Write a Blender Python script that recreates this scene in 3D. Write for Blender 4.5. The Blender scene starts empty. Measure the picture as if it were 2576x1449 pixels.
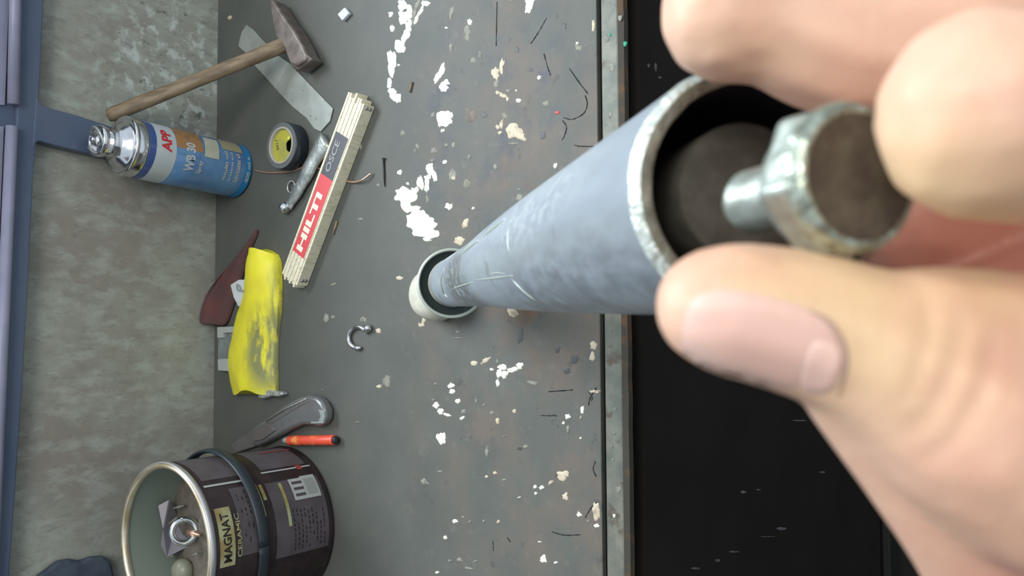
import bpy, bmesh, math, random
import numpy as np
from mathutils import Vector, Matrix, noise
from mathutils.bvhtree import BVHTree
random.seed(7)
SC = bpy.context.scene
COL = SC.collection
PI = math.pi

# ------------------------------------------------------------------ camera
# camera solved from the bench edges and the upright cans; world: z up, bench top z = 0, wall towards +y
F = 2150.0; CX, CY = 1288.0, 724.5
def nrm(v):
    v = np.array(v, float); return v/np.linalg.norm(v)
Zc = nrm((-1638, 97, 2150)); Xc = np.array((-253., 43124., -2150.)); Xc = nrm(Xc-Zc*(Xc@Zc)); Yc = np.cross(Zc, Xc)
M = np.array([Xc, Yc, Zc]); CAM = np.array((0, 0, .63))
cd = bpy.data.cameras.new('camera'); cam = bpy.data.objects.new('camera', cd); COL.objects.link(cam)
cam.matrix_world = Matrix.Translation(CAM.tolist()) @ Matrix(M.tolist()).to_4x4()
cd.sensor_width = 36; cd.lens = 36*F/2576; cd.clip_start = .005; cd.clip_end = 60
cd.dof.use_dof = True; cd.dof.focus_distance = .80; cd.dof.aperture_fstop = 25
SC.camera = cam

# ------------------------------------------------------------------ world, lights, exposure
W = bpy.data.worlds.new('world'); SC.world = W; W.use_nodes = True
bg = W.node_tree.nodes['Background']; bg.inputs[0].default_value = (.80, .90, 1, 1); bg.inputs[1].default_value = .78
def area(name, loc, target, sx, sy, power, color):
    l = bpy.data.lights.new(name, 'AREA'); l.shape = 'RECTANGLE'; l.size = sx; l.size_y = sy; l.energy = power; l.color = color
    o = bpy.data.objects.new(name, l); COL.objects.link(o); o.location = loc
    o.rotation_euler = (Vector(target)-Vector(loc)).to_track_quat('-Z', 'Y').to_euler(); return o
area('window_light', (.75, 1.75, 1.35), (0, .5, 0), 1.2, .9, 52, (.86, .94, 1))
area('ceiling_lamp', (.5, -.35, 2.1), (0, .4, .1), .9, .9, 24, (1, .95, .86))
SC.view_settings.view_transform = 'Standard'; SC.view_settings.look = 'None'
SC.view_settings.gamma = 1; SC.view_settings.use_curve_mapping = False
SC.view_settings.exposure = 0.0

# ------------------------------------------------------------------ helpers
def ray(px, py): return M@np.array(((px-CX)/F, -(py-CY)/F, -1.))
def atz(px, py, z=0.): d = ray(px, py); return CAM+d*((z-CAM[2])/d[2])
def aty(px, py, y): d = ray(px, py); return CAM+d*(y/d[1])
def atd(px, py, d): return CAM+ray(px, py)*d
def hc(x, y, z): return CAM+M@np.array((x, -y, -z))/1000.      # millimetres in the hand's own frame

def worldloc(o):
    v = Vector((0, 0, 0))
    while o: v += o.location; o = o.parent
    return v
def mesh(name, V, Fc, mat=None, parent=None, smooth=True, bevel=0, seg=2, solid=0, sharp=None):
    off = worldloc(parent) if parent else Vector((0, 0, 0))
    V = [Vector(v)-off for v in V]
    me = bpy.data.meshes.new(name); me.from_pydata([tuple(v) for v in V], [], [tuple(f) for f in Fc])
    bm = bmesh.new(); bm.from_mesh(me); bmesh.ops.recalc_face_normals(bm, faces=bm.faces); bm.to_mesh(me); bm.free()
    o = bpy.data.objects.new(name, me); COL.objects.link(o)
    if parent: o.parent = parent
    mats = mat if isinstance(mat, (list, tuple)) else [mat]
    for m in mats:
        if m: me.materials.append(m)
    if smooth: me.polygons.foreach_set('use_smooth', [True]*len(me.polygons))
    if smooth and sharp is not None: me.set_sharp_from_angle(angle=math.radians(sharp))
    if solid:
        s = o.modifiers.new('solid', 'SOLIDIFY'); s.thickness = solid; s.offset = 0
    if bevel:
        b = o.modifiers.new('bevel', 'BEVEL'); b.width = bevel; b.segments = seg; b.limit_method = 'ANGLE'; b.angle_limit = math.radians(35)
    return o
def thing(name, loc, label, cat, group=None):
    o = bpy.data.objects.new(name, None); o.empty_display_size = .01; COL.objects.link(o); o.location = tuple(loc)
    tag(o, label, cat, group); return o
def tag(o, label, cat=None, group=None):
    o['label'] = label
    if cat: o['category'] = cat
    if group: o['group'] = group
    return o
def frame(D):
    D = Vector(D).normalized(); a = Vector((0, 0, 1)) if abs(D.z) < .9 else Vector((1, 0, 0))
    U = a.cross(D).normalized(); return U, D.cross(U), D
def lathe(P, D, prof, seg=48, cap=True, a0=0, wob=None):
    U, Vv, D = frame(D); P = Vector(P); V = []; Fc = []
    for (r, h) in prof:
        for k in range(seg):
            t = 2*PI*k/seg+a0; rr = r*(1+(wob(t, h) if wob else 0))
            V.append(P+D*h+(U*math.cos(t)+Vv*math.sin(t))*rr)
    n = len(prof)
    for i in range(n-1):
        for k in range(seg): Fc.append((i*seg+k, i*seg+(k+1) % seg, (i+1)*seg+(k+1) % seg, (i+1)*seg+k))
    if cap:
        if prof[0][0] > 1e-6: Fc.append(tuple(range(seg))[::-1])
        if prof[-1][0] > 1e-6: Fc.append(tuple(range((n-1)*seg, n*seg)))
    return V, Fc
def tube(pts, rad, seg=12, flat=1., nflat=None):
    pts = [Vector(p) for p in pts]; n = len(pts)
    rad = [rad]*n if not isinstance(rad, (list, tuple)) else rad
    V = []; Fc = []; U = None
    for i, p in enumerate(pts):
        T = (pts[min(i+1, n-1)]-pts[max(i-1, 0)]).normalized()
        if U is None: U = frame(T)[0] if nflat is None else Vector(nflat)
        U = (U-T*U.dot(T)).normalized(); B = T.cross(U)
        for k in range(seg):
            t = 2*PI*k/seg; V.append(p+(U*math.cos(t)*flat+B*math.sin(t))*rad[i])
    for i in range(n-1):
        for k in range(seg): Fc.append((i*seg+k, i*seg+(k+1) % seg, (i+1)*seg+(k+1) % seg, (i+1)*seg+k))
    Fc.append(tuple(range(seg))[::-1]); Fc.append(tuple(range((n-1)*seg, n*seg)))
    return V, Fc
def spline(pts, m=8):
    P = [Vector(p) for p in pts]; P = [P[0]*2-P[1]]+P+[P[-1]*2-P[-2]]; out = []
    for i in range(1, len(P)-2):
        for k in range(m):
            t = k/m; a, b, c, d = P[i-1:i+3]
            out.append(.5*((2*b)+(c-a)*t+(2*a-5*b+4*c-d)*t*t+(3*b-a-3*c+d)*t**3))
    out.append(P[-2]); return out
def prism(top, bot):
    n = len(top); V = [Vector(p) for p in top]+[Vector(p) for p in bot]
    Fc = [tuple(range(n)), tuple(range(n, 2*n))[::-1]]+[(i, (i+1) % n, n+(i+1) % n, n+i) for i in range(n)]
    return V, Fc
def zprism(px, z1, z0=0.):
    t = [atz(x, y, z1) for x, y in px]; return prism(t, [(p[0], p[1], z0) for p in t])
def yprism(px, y1, y0):
    t = [aty(x, y, y1) for x, y in px]; return prism(t, [(p[0], y0, p[2]) for p in t])
def boxf(O, A, B, C3):
    O, A, B, C3 = map(Vector, (O, A, B, C3)); t = [O, O+A, O+A+B, O+B]
    return prism([p+C3 for p in t], t)
def join(*ms):
    V = []; Fc = []
    for v, f in ms:
        k = len(V); V += list(v); Fc += [tuple(i+k for i in g) for g in f]
    return V, Fc
_tc = {}
def text_mesh(s, bold=0.0):
    key = (s, bold)
    if key in _tc: return _tc[key]
    cu = bpy.data.curves.new('t', 'FONT'); cu.body = s; cu.size = 1; cu.offset = bold; cu.resolution_u = 3
    o = bpy.data.objects.new('t', cu); COL.objects.link(o)
    dg = bpy.context.evaluated_depsgraph_get(); dg.update()
    me = bpy.data.meshes.new_from_object(o.evaluated_get(dg))
    bm = bmesh.new(); bm.from_mesh(me); bmesh.ops.triangulate(bm, faces=bm.faces)
    V = [tuple(v.co) for v in bm.verts]; Fc = [tuple(v.index for v in f.verts) for f in bm.faces]; bm.free()
    bpy.data.objects.remove(o); bpy.data.curves.remove(cu); bpy.data.meshes.remove(me)
    xs = [v[0] for v in V]; ys = [v[1] for v in V]; x0, x1, y0, y1 = min(xs), max(xs), min(ys), max(ys)
    V = [((v[0]-x0)/(x1-x0), (v[1]-y0)/(y1-y0)) for v in V]; _tc[key] = (V, Fc); return V, Fc

# ------------------------------------------------------------------ materials
def mat(name, col, rough=.6, metal=0., spec=.5, col2=None, scale=40, detail=5, lo=.4, hi=.6, bump=0., bscale=None, stretch=(1, 1, 1), orient=None, layers=(), coat=0, sss=0, trans=0):
    m = bpy.data.materials.new(name); m.use_nodes = True; nt = m.node_tree; N = nt.nodes; L = nt.links
    b = N['Principled BSDF']; b.inputs['Roughness'].default_value = rough; b.inputs['Metallic'].default_value = metal
    b.inputs['Specular IOR Level'].default_value = spec; b.inputs['Coat Weight'].default_value = coat
    b.inputs['Transmission Weight'].default_value = trans
    if sss:
        b.inputs['Subsurface Weight'].default_value = sss; b.inputs['Subsurface Radius'].default_value = (1, .35, .2); b.inputs['Subsurface Scale'].default_value = .003
    geo = N.new('ShaderNodeNewGeometry')
    mp = N.new('ShaderNodeMapping'); mp.inputs['Scale'].default_value = stretch
    if orient is not None: mp.vector_type = 'TEXTURE'; mp.inputs['Rotation'].default_value = Vector(orient).to_track_quat('X', 'Z').to_euler(); mp.inputs['Scale'].default_value = (7, 1, 1)
    L.new(geo.outputs['Position'], mp.inputs['Vector'])
    cur = N.new('ShaderNodeRGB'); cur.outputs[0].default_value = (*col, 1); cur = cur.outputs[0]
    def layer(cur, c2, sc, det, lo, hi, st=None, amt=1., box=None):
        vec = mp
        if st:
            vec = N.new('ShaderNodeMapping'); vec.inputs['Scale'].default_value = st; L.new(geo.outputs['Position'], vec.inputs['Vector'])
        n = N.new('ShaderNodeTexNoise'); n.inputs['Scale'].default_value = sc; n.inputs['Detail'].default_value = det; n.inputs['Roughness'].default_value = .6
        L.new(vec.outputs[0], n.inputs['Vector'])
        r = N.new('ShaderNodeMapRange'); r.inputs['From Min'].default_value = lo; r.inputs['From Max'].default_value = hi; r.inputs['To Max'].default_value = amt
        L.new(n.outputs['Fac'], r.inputs['Value']); fac = r.outputs[0]
        if box:      # soft region that bounds a layer of wear, dirt or painted shade: centre, radius, soft
            sub = N.new('ShaderNodeVectorMath'); sub.operation = 'SUBTRACT'; sub.inputs[1].default_value = tuple(box[0]); L.new(geo.outputs['Position'], sub.inputs[0])
            dv = N.new('ShaderNodeVectorMath'); dv.operation = 'DIVIDE'; dv.inputs[1].default_value = tuple(box[1]); L.new(sub.outputs[0], dv.inputs[0])
            ln = N.new('ShaderNodeVectorMath'); ln.operation = 'LENGTH'; L.new(dv.outputs[0], ln.inputs[0])
            rr = N.new('ShaderNodeMapRange'); rr.inputs['From Min'].default_value = 1.; rr.inputs['From Max'].default_value = .5; L.new(ln.outputs['Value'], rr.inputs['Value'])
            mu = N.new('ShaderNodeMath'); mu.operation = 'MULTIPLY'; L.new(fac, mu.inputs[0]); L.new(rr.outputs[0], mu.inputs[1]); fac = mu.outputs[0]
        mx = N.new('ShaderNodeMix'); mx.data_type = 'RGBA'; L.new(fac, mx.inputs[0]); L.new(cur, mx.inputs[6]); mx.inputs[7].default_value = (*c2, 1)
        return mx.outputs[2]
    if col2: cur = layer(cur, col2, scale, detail, lo, hi)
    for ly in layers: cur = layer(cur, *ly)
    L.new(cur, b.inputs['Base Color'])
    if bump:
        n = N.new('ShaderNodeTexNoise'); n.inputs['Scale'].default_value = bscale or scale; n.inputs['Detail'].default_value = 4; L.new(mp.outputs[0], n.inputs['Vector'])
        bp = N.new('ShaderNodeBump'); bp.inputs['Strength'].default_value = bump; bp.inputs['Distance'].default_value = .002
        L.new(n.outputs['Fac'], bp.inputs['Height']); L.new(bp.outputs[0], b.inputs['Normal'])
    return m
BW = atz(1290, 330)   # worn, browner front of the bench
MAT = dict(
 bench=mat('bench_top', (.092, .100, .091), .55, spec=.3, col2=(.112, .118, .105), scale=14, lo=.35, hi=.65, bump=.06, bscale=160, layers=(
    ((.15, .122, .10), 16, 6, .44, .66, None, .9, ((.05, .42, 0), (.6, .22, .2))),
    ((.065, .075, .10), 22, 4, .52, .66, None, .8, ((.2, .50, 0), (.14, .12, .2))),
    ((.16, .155, .135), 70, 6, .58, .70, None, .5, ((0, .46, 0), (.8, .25, .2))),
    ((.055, .055, .055), 45, 5, .62, .70, None, .6, ((0, .44, 0), (.8, .2, .2))),
    ((.19, .11, .065), 30, 5, .50, .66, None, .8, ((.06, .475, 0), (.13, .05, .2))))),
 wall=mat('old_wall_paint', (.34, .365, .315), .8, spec=.2, col2=(.275, .26, .225), scale=9, detail=9, lo=.38, hi=.62, bump=.25, bscale=90, layers=(
    ((.43, .48, .43), 38, 10, .47, .66, (1.6, 1, .8), .6), ((.24, .235, .21), 70, 8, .52, .66, (1.8, 1, .8), .55), ((.20, .195, .18), 60, 6, .58, .70, (2.2, 1, .8), .5), ((.55, .58, .53), 120, 4, .66, .72, (2.4, 1, .7), .5), ((.15, .15, .14), 130, 4, .66, .72, (2.0, 1, .7), .4),
    ((.56, .62, .58), 60, 9, .52, .62, (1, 1, 1), .8, ((.30, .95, .06), (.15, .3, .12))),
    ((.10, .12, .12), 90, 5, .64, .68, (1, 1, 1), .8, ((.30, .95, .06), (.2, .3, .14))))),
 trim=mat('green_steel', (.105, .12, .10), .5, .2, col2=(.19, .19, .15), scale=40, lo=.4, hi=.65, bump=.1, layers=(
    ((.075, .05, .03), 50, 6, .55, .65, (1, 1, 1), .8),)),
 rust=mat('rusty_lip', (.05, .045, .035), .8, .1, col2=(.12, .065, .03), scale=60, lo=.50, hi=.70, bump=.2),
 front=mat('black_cabinet', (.0165, .014, .0125), .55, spec=.25, col2=(.02, .0175, .016), scale=8, bump=.05, layers=(((.07, .07, .075), 55, 5, .69, .74, (1, 1, 1), .6),)),
 plinth=mat('plinth', (.022, .022, .020), .6, spec=.2),
 floor=mat('floor', (.030, .029, .027), .9, spec=.2, col2=(.022, .022, .02), scale=12, bump=.1),
 gap=mat('black_gap', (.008, .01, .01), .9, spec=.1),
 white_paint=mat('dried_white_paint', (.74, .75, .64), .55, col2=(.62, .62, .50), scale=160, lo=.55, hi=.7, bump=.35, bscale=300),
 cream_paint=mat('dried_cream_paint', (.56, .49, .36), .6, col2=(.34, .28, .20), scale=150, lo=.5, hi=.65, bump=.3),
 dull_paint=mat('worn_paint', (.27, .27, .22), .7, col2=(.17, .17, .145), scale=150, lo=.42, hi=.6, bump=.2),
 brown_paint=mat('brown_stain', (.20, .165, .135), .7, col2=(.14, .12, .10), scale=120),
 crack=mat('crack', (.032, .034, .033), .9, spec=.1),
 shade_wall=mat('shade_wall', (.10, .09, .08), .9, col2=(.08, .075, .07), scale=5),
 scuff=mat('scuff', (.16, .16, .17), .8, col2=(.06, .06, .065), scale=200),
 oil=mat('oil_spot', (.05, .052, .05), .5),
 blue=mat('blue_enamel', (.080, .110, .185), .35, spec=.5, col2=(.095, .125, .195), scale=12, lo=.4, hi=.6),
 blue_lip=mat('lit_enamel_lip', (.30, .30, .42), .4, col2=(.25, .27, .37), scale=30),  # paler copy of the blue enamel, window light put into its colour
 blue_dark=mat('dark_blue_cloth', (.075, .10, .135), .8, col2=(.05, .065, .10), scale=50),  # dark blue cloth colour of the rag
 wood=mat('hammer_wood', (.27, .205, .13), .55, col2=(.16, .115, .07), scale=160, detail=5, lo=.4, hi=.62, orient=(-.35, .86, .42), bump=.15),
 hsteel=mat('hammer_steel', (.22, .19, .175), .5, .55, col2=(.15, .12, .105), scale=60, bump=.1),
 blade=mat('scraper_steel', (.42, .45, .42), .45, .35, col2=(.33, .36, .33), scale=30, lo=.4, hi=.6, layers=(((.10, .10, .09), 190, 4, .66, .70, (1, 1, 1), .8),)),
 chrome=mat('bright_steel', (.80, .82, .84), .16, 1., col2=(.66, .68, .70), scale=60),
 rough_steel=mat('dull_steel', (.50, .53, .51), .4, .75, col2=(.36, .38, .36), scale=160, lo=.45, hi=.6, bump=.3),
 slat=mat('cream_wood', (.80, .76, .58), .5, col2=(.60, .54, .38), scale=60, lo=.48, hi=.7, stretch=(6, 2, 1)),
 slatside=mat('slat_side', (.30, .27, .19), .6, col2=(.20, .18, .13), scale=100),
 red=mat('red_print', (.72, .085, .10), .4), black=mat('black_print', (.075, .078, .095), .4), grey=mat('grey_print', (.30, .33, .31), .5),
 offwhite=mat('offwhite_print', (.86, .82, .66), .5),
 tape=mat('black_tape', (.014, .022, .034), .35, spec=.6), tape_top=mat('tape_side', (.12, .13, .13), .5), core=mat('tape_core', (.40, .38, .32), .6),
 yel_label=mat('yellow_label', (.42, .40, .04), .6, col2=(.33, .32, .07), scale=60), yel_dot=mat('yellow_fold', (.75, .74, .10), .5),
 yellow=mat('yellow_plastic', (.92, .86, .045), .45, col2=(.84, .76, .05), scale=30, layers=(
    ((.20, .22, .12), 34, 6, .42, .56, (.8, 2.2, 1), .9, (tuple(atz(672, 880, .01)), (.062, .040, .08))),
    ((.22, .23, .09), 60, 6, .40, .60, (.5, 3, 1), .75, (tuple(atz(705, 850, .004)), (.11, .020, .04)))), bump=.12, bscale=50),
 copper=mat('copper', (.80, .50, .36), .3, .8), foil=mat('foil', (.72, .78, .76), .35, .6, col2=(.4, .42, .40), scale=200),
 red_cloth=mat('dark_red_cloth', (.145, .062, .058), .85, spec=.2, col2=(.105, .062, .062), scale=30, bump=.15, bscale=200),
 card=mat('white_card', (.62, .68, .70), .6), dark=mat('dark_plastic', (.02, .022, .026), .5),
 socket=mat('grey_connector', (.24, .28, .27), .45, col2=(.16, .19, .19), scale=100),
 knife=mat('knife_grey', (.185, .19, .195), .28, .25, spec=.6, col2=(.15, .152, .155), scale=40, coat=.3), knife2=mat('knife_brown', (.135, .132, .13), .4, col2=(.125, .115, .108), scale=30), knife_end=mat('knife_cap', (.36, .42, .40), .3, .3),
 marker=mat('red_marker', (.80, .10, .055), .35, col2=(.85, .22, .05), scale=90, lo=.55, hi=.65, layers=()),
 tin=mat('tin_print', (.026, .018, .021), .45, spec=.3, col2=(.038, .026, .026), scale=60),
 tin2=mat('tin_grey', (.105, .092, .10), .5, spec=.3, col2=(.085, .074, .082), scale=50),
 gold=mat('gold_print', (.34, .26, .095), .4, .2, col2=(.46, .47, .26), scale=28, lo=.45, hi=.6),
 goldrim=mat('gilt_rim', (.60, .48, .30), .28, .75, col2=(.75, .68, .52), scale=30),
 silverrim=mat('tin_outer_rim', (.55, .55, .55), .3, .7), tin_in=mat('inner_coat', (.27, .33, .285), .5), tin_dirt=mat('tin_dirt', (.115, .10, .082), .8, col2=(.16, .14, .115), scale=80, bump=.4),
 strap=mat('black_bail', (.022, .032, .040), .4), print_l=mat('pale_print', (.42, .45, .43), .5), print_d=mat('dark_print', (.018, .012, .016), .5), print_r=mat('red_bar', (.30, .06, .05), .5), yellowp=mat('yellow_bar', (.30, .25, .07), .5, col2=(.36, .42, .22), scale=40),
 can_blue=mat('can_blue', (.075, .18, .38), .35, col2=(.13, .28, .48), scale=16, lo=.4, hi=.6, coat=.4), can_dark=mat('can_navy', (.045, .09, .28), .3, coat=.4), can_white=mat('can_white', (.52, .58, .62), .35, coat=.4, col2=(.46, .53, .56), scale=20),
 can_cyan=mat('can_cyan', (.015, .23, .52), .4), can_orange=mat('can_orange', (.36, .19, .08), .4, col2=(.16, .10, .075), scale=45, lo=.45, hi=.6), can_tan=mat('can_tan', (.34, .32, .20), .4), can_red=mat('can_red', (.55, .03, .035), .4), sticker=mat('old_sticker', (.42, .44, .34), .6, col2=(.50, .50, .40), scale=60),
 pipe=mat('scratched_shaded_tube', (.56, .64, .72), .36, .55, col2=(.45, .52, .59), scale=70, lo=.35, hi=.65, bump=.01, bscale=90, orient=(-.03, -.73, .68), layers=(((.20, .21, .24), 60, 5, .60, .72, (1, 1, 1), .6), ((.17, .175, .17), 90, 5, .36, .52, (3, 1, 1), .75, (tuple(atd(1200, 752, .53)), (.045, .10, .09))), ((.20, .215, .24), 60, 5, .34, .60, (3, 1, 1), .6, (tuple(atd(1540, 790, .24)), (.024, .16, .16))), ((.74, .82, .86), 120, 5, .45, .6, (3, 1, 1), .7, (tuple(atd(1480, 520, .27)), (.016, .09, .09))))),  # box layers paint reflected dark below and a bright sheen above into the steel
 pipe_low=mat('tube_lower', (.34, .34, .31), .35, .4, col2=(.46, .46, .42), scale=60),
 rim=mat('cut_tube_end', (.22, .23, .19), .5, .55, col2=(.34, .35, .29), scale=220, lo=.45, hi=.6, bump=.6, bscale=260), bright_rim=mat('bright_tube_edge', (.66, .72, .68), .35, .5, col2=(.52, .55, .46), scale=240, lo=.56, hi=.66, bump=.8, bscale=300),
 bore=mat('dark_bore', (.014, .014, .018), .6, .3), plug=mat('dirty_plug', (.060, .055, .043), .8, .1, col2=(.04, .037, .028), scale=220),
 cup=mat('cup_inside', (.055, .075, .075), .45, .3), cup_lip=mat('cup_lip', (.55, .62, .56), .35, .4), hub=mat('cream_hub', (.60, .60, .49), .55, col2=(.50, .50, .42), scale=80),
 bolt=mat('zinc_bolt', (.46, .51, .46), .36, .75, col2=(.32, .35, .31), scale=300, lo=.42, hi=.62, bump=.25, bscale=300), bolt_face=mat('grimy_bolt_face', (.075, .055, .040), .75, .2, col2=(.125, .105, .07), scale=240, lo=.42, hi=.66, bump=.3, bscale=300), bolt_edge=mat('bolt_chamfer', (.48, .55, .47), .3, .8, col2=(.26, .28, .22), scale=380, lo=.45, hi=.6, bump=.4, bscale=400),
 green=mat('green_speck', (.01, .28, .16), .5), redsp=mat('red_speck', (.6, .08, .08), .5), woodchip=mat('wood_chip', (.35, .23, .14), .8),
)
thumb_top = hc(36, -4, 98)
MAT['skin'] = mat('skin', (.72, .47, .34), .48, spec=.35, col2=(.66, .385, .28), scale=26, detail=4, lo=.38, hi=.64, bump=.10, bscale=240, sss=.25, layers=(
    ((.72, .56, .30), 20, 2, .2, .5, None, .6, (tuple(hc(42, -2, 96)), (.022, .022, .03))),
    ((.58, .28, .22), 30, 3, .35, .6, None, .7, (tuple(hc(52, 1, 96)), (.014, .010, .02))),
    ((.50, .30, .20), 60, 4, .48, .66, None, .5, (tuple(hc(24, -2, 100)), (.010, .012, .02))),
    ((.34, .11, .08), 30, 3, .2, .5, None, .8, (tuple(hc(92, -8, 168)), (.035, .035, .035))),  # deep palm reddened dark, its shade put into the skin colour
    ((.62, .26, .22), 40, 3, .40, .62, None, .7, (tuple(hc(70, 30, 105)), (.02, .02, .03)))))
MAT['nail'] = mat('nail', (.72, .46, .39), .48, spec=.4, coat=.0, sss=.2, col2=(.70, .45, .38), scale=60)
MAT['lunula'] = mat('lunula', (.72, .48, .41), .5, sss=.1)
MAT['cuticle_tone'] = mat('cuticle_tone', (.42, .28, .23), .8)  # darker tone for the line along the cuticle

# ------------------------------------------------------------------ setting
YB = float(atz(540, 720)[1]); YF = float(atz(1508, 720)[1])
w = mesh('wall_back', *boxf((-2.2, YB, -.9), (4.4, 0, 0), (0, .12, 0), (0, 0, 1.165)), MAT['wall'], smooth=False); w['kind'] = 'structure'; w['label'] = 'worn grey-green painted wall behind the workbench'
f = mesh('floor', *boxf((-2.2, -2.5, -.92), (4.4, 0, 0), (0, 3.6, 0), (0, 0, .02)), MAT['floor'], smooth=False); f['kind'] = 'structure'; f['label'] = 'dark concrete floor below the bench'

wl = mesh('shade_wall_left', *boxf((-1.3, -2.4, -.9), (.1, 0, 0), (0, 2.4+YB, 0), (0, 0, 3.0)), MAT['shade_wall'], smooth=False); wl['kind'] = 'structure'; wl['label'] = 'unseen dark side wall added to shade the tube'  # unseen wall, added to darken that side of the tube
# ------------------------------------------------------------------ workbench
bench = thing('workbench', (0, YF, -.9), 'long workbench with paint-spattered dark grey top and rusty green steel edge', 'workbench')
gy = float(atz(1520, 720)[1])
top = mesh('worktop', *boxf((-1.6, YF, -.035), (3.2, 0, 0), (0, YB-YF-.0005, 0), (0, 0, .035)), MAT['bench'], bench, smooth=False, bevel=.0008)
mesh('edge_gap', *boxf((-1.6, gy, -.034), (3.2, 0, 0), (0, YF-gy, 0), (0, 0, .028)), MAT['gap'], bench, smooth=False)
ty = float(atz(1574, 720)[1])
mesh('edge_trim', *boxf((-1.6, ty+.004, -.008), (3.2, 0, 0), (0, gy-ty-.004, 0), (0, 0, .009)), MAT['trim'], bench, smooth=False, bevel=.0015)
nl = 160; V = []; Fc = []
for i in range(nl+1):
    x = -1.6+3.2*i/nl; j = .0011*noise.noise(Vector((x*40, 0, 0)))
    V += [(x, ty+.0045, .0005), (x, ty-.001+j, -.0005), (x, ty-.001+j, -.0075), (x, ty+.0045, -.0075)]
for i in range(nl):
    a = 4*i; b = a+4
    for k in range(4): Fc.append((a+k, a+(k+1) % 4, b+(k+1) % 4, b+k))
tag(mesh('trim_lip', V, Fc, MAT['rust'], bench, smooth=False), 'rusty brown lip')
fp = YF-.022
mesh('front_panel', *boxf((-1.6, fp, -.79), (3.2, 0, 0), (0, .02, 0), (0, 0, .755)), MAT['front'], bench, smooth=False)
mesh('lower_rail', *boxf((-1.6, fp-.012, -.86), (3.2, 0, 0), (0, .012, 0), (0, 0, .06)), MAT['plinth'], bench, smooth=False, bevel=.002)
mesh('carcass', *boxf((-1.6, fp+.025, -.899), (3.2, 0, 0), (0, YB-fp-.03, 0), (0, 0, .86)), MAT['front'], bench, smooth=False)

pn = bpy.data.objects['front_panel']
for (x, y, dx, dy) in [(1650, 170, 3, 12), (1632, 165, 3, 5), (1660, 195, 5, 3), (1690, 262, 14, 4), (1870, 1238, 8, 4), (1908, 1232, 6, 2), (1965, 1330, 14, 4), (2068, 1188, 8, 3), (1805, 1410, 7, 4), (1845, 1388, 16, 2), (2010, 1058, 20, 2), (1930, 1350, 22, 1), (1750, 1430, 12, 3)]:
    mesh('scuff', *yprism([(x-dx, y), (x-dx*.3, y-dy), (x+dx*.8, y-dy*.7), (x+dx, y+dy*.4), (x, y+dy)], fp-.0004, fp+.0005), MAT['scuff'], pn, smooth=False)
def splat(lobes, m, h=.0007, parent=top, name='paint_spot', z=0., rough=.28, seg=22):
    parts = []
    for (x, y, rx, ry, a) in lobes:
        c = Vector(atz(x, y, z)); ex = Vector(atz(x+rx, y, z))-c; ey = Vector(atz(x, y+ry, z))-c
        V = [c+Vector((0, 0, h*random.uniform(.8, 1.2)))]; Fc = []; sd = random.random()*50
        for ring, (q, hh) in enumerate(((.55, .92), (.85, .62), (1., -.15))):
            for k in range(seg):
                t = 2*PI*k/seg; n = 1+rough*noise.noise(Vector((math.cos(t)*1.7+sd, math.sin(t)*1.7, sd)))*2.0+rough*.6*noise.noise(Vector((math.cos(t)*5+sd, math.sin(t)*5, 3)))
                ca, sa = math.cos(t), math.sin(t); ar = math.radians(a)
                u, v = rx*ca, ry*sa; u, v = u*math.cos(ar)-v*math.sin(ar), u*math.sin(ar)+v*math.cos(ar)
                p = c+(ex*(u/rx)+ey*(v/ry))*q*n; V.append(p+Vector((0, 0, h*hh*random.uniform(.8, 1.15))))
        for k in range(seg): Fc.append((0, 1+k, 1+(k+1) % seg))
        for r_ in range(2):
            for k in range(seg):
                i0 = 1+r_*seg; Fc.append((i0+k, i0+seg+k, i0+seg+(k+1) % seg, i0+(k+1) % seg))
        parts.append((V, Fc))
    return mesh(name, *join(*parts), m, parent)
Wp, Cp, Dp, Bp = MAT['white_paint'], MAT['cream_paint'], MAT['dull_paint'], MAT['brown_paint']
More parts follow.
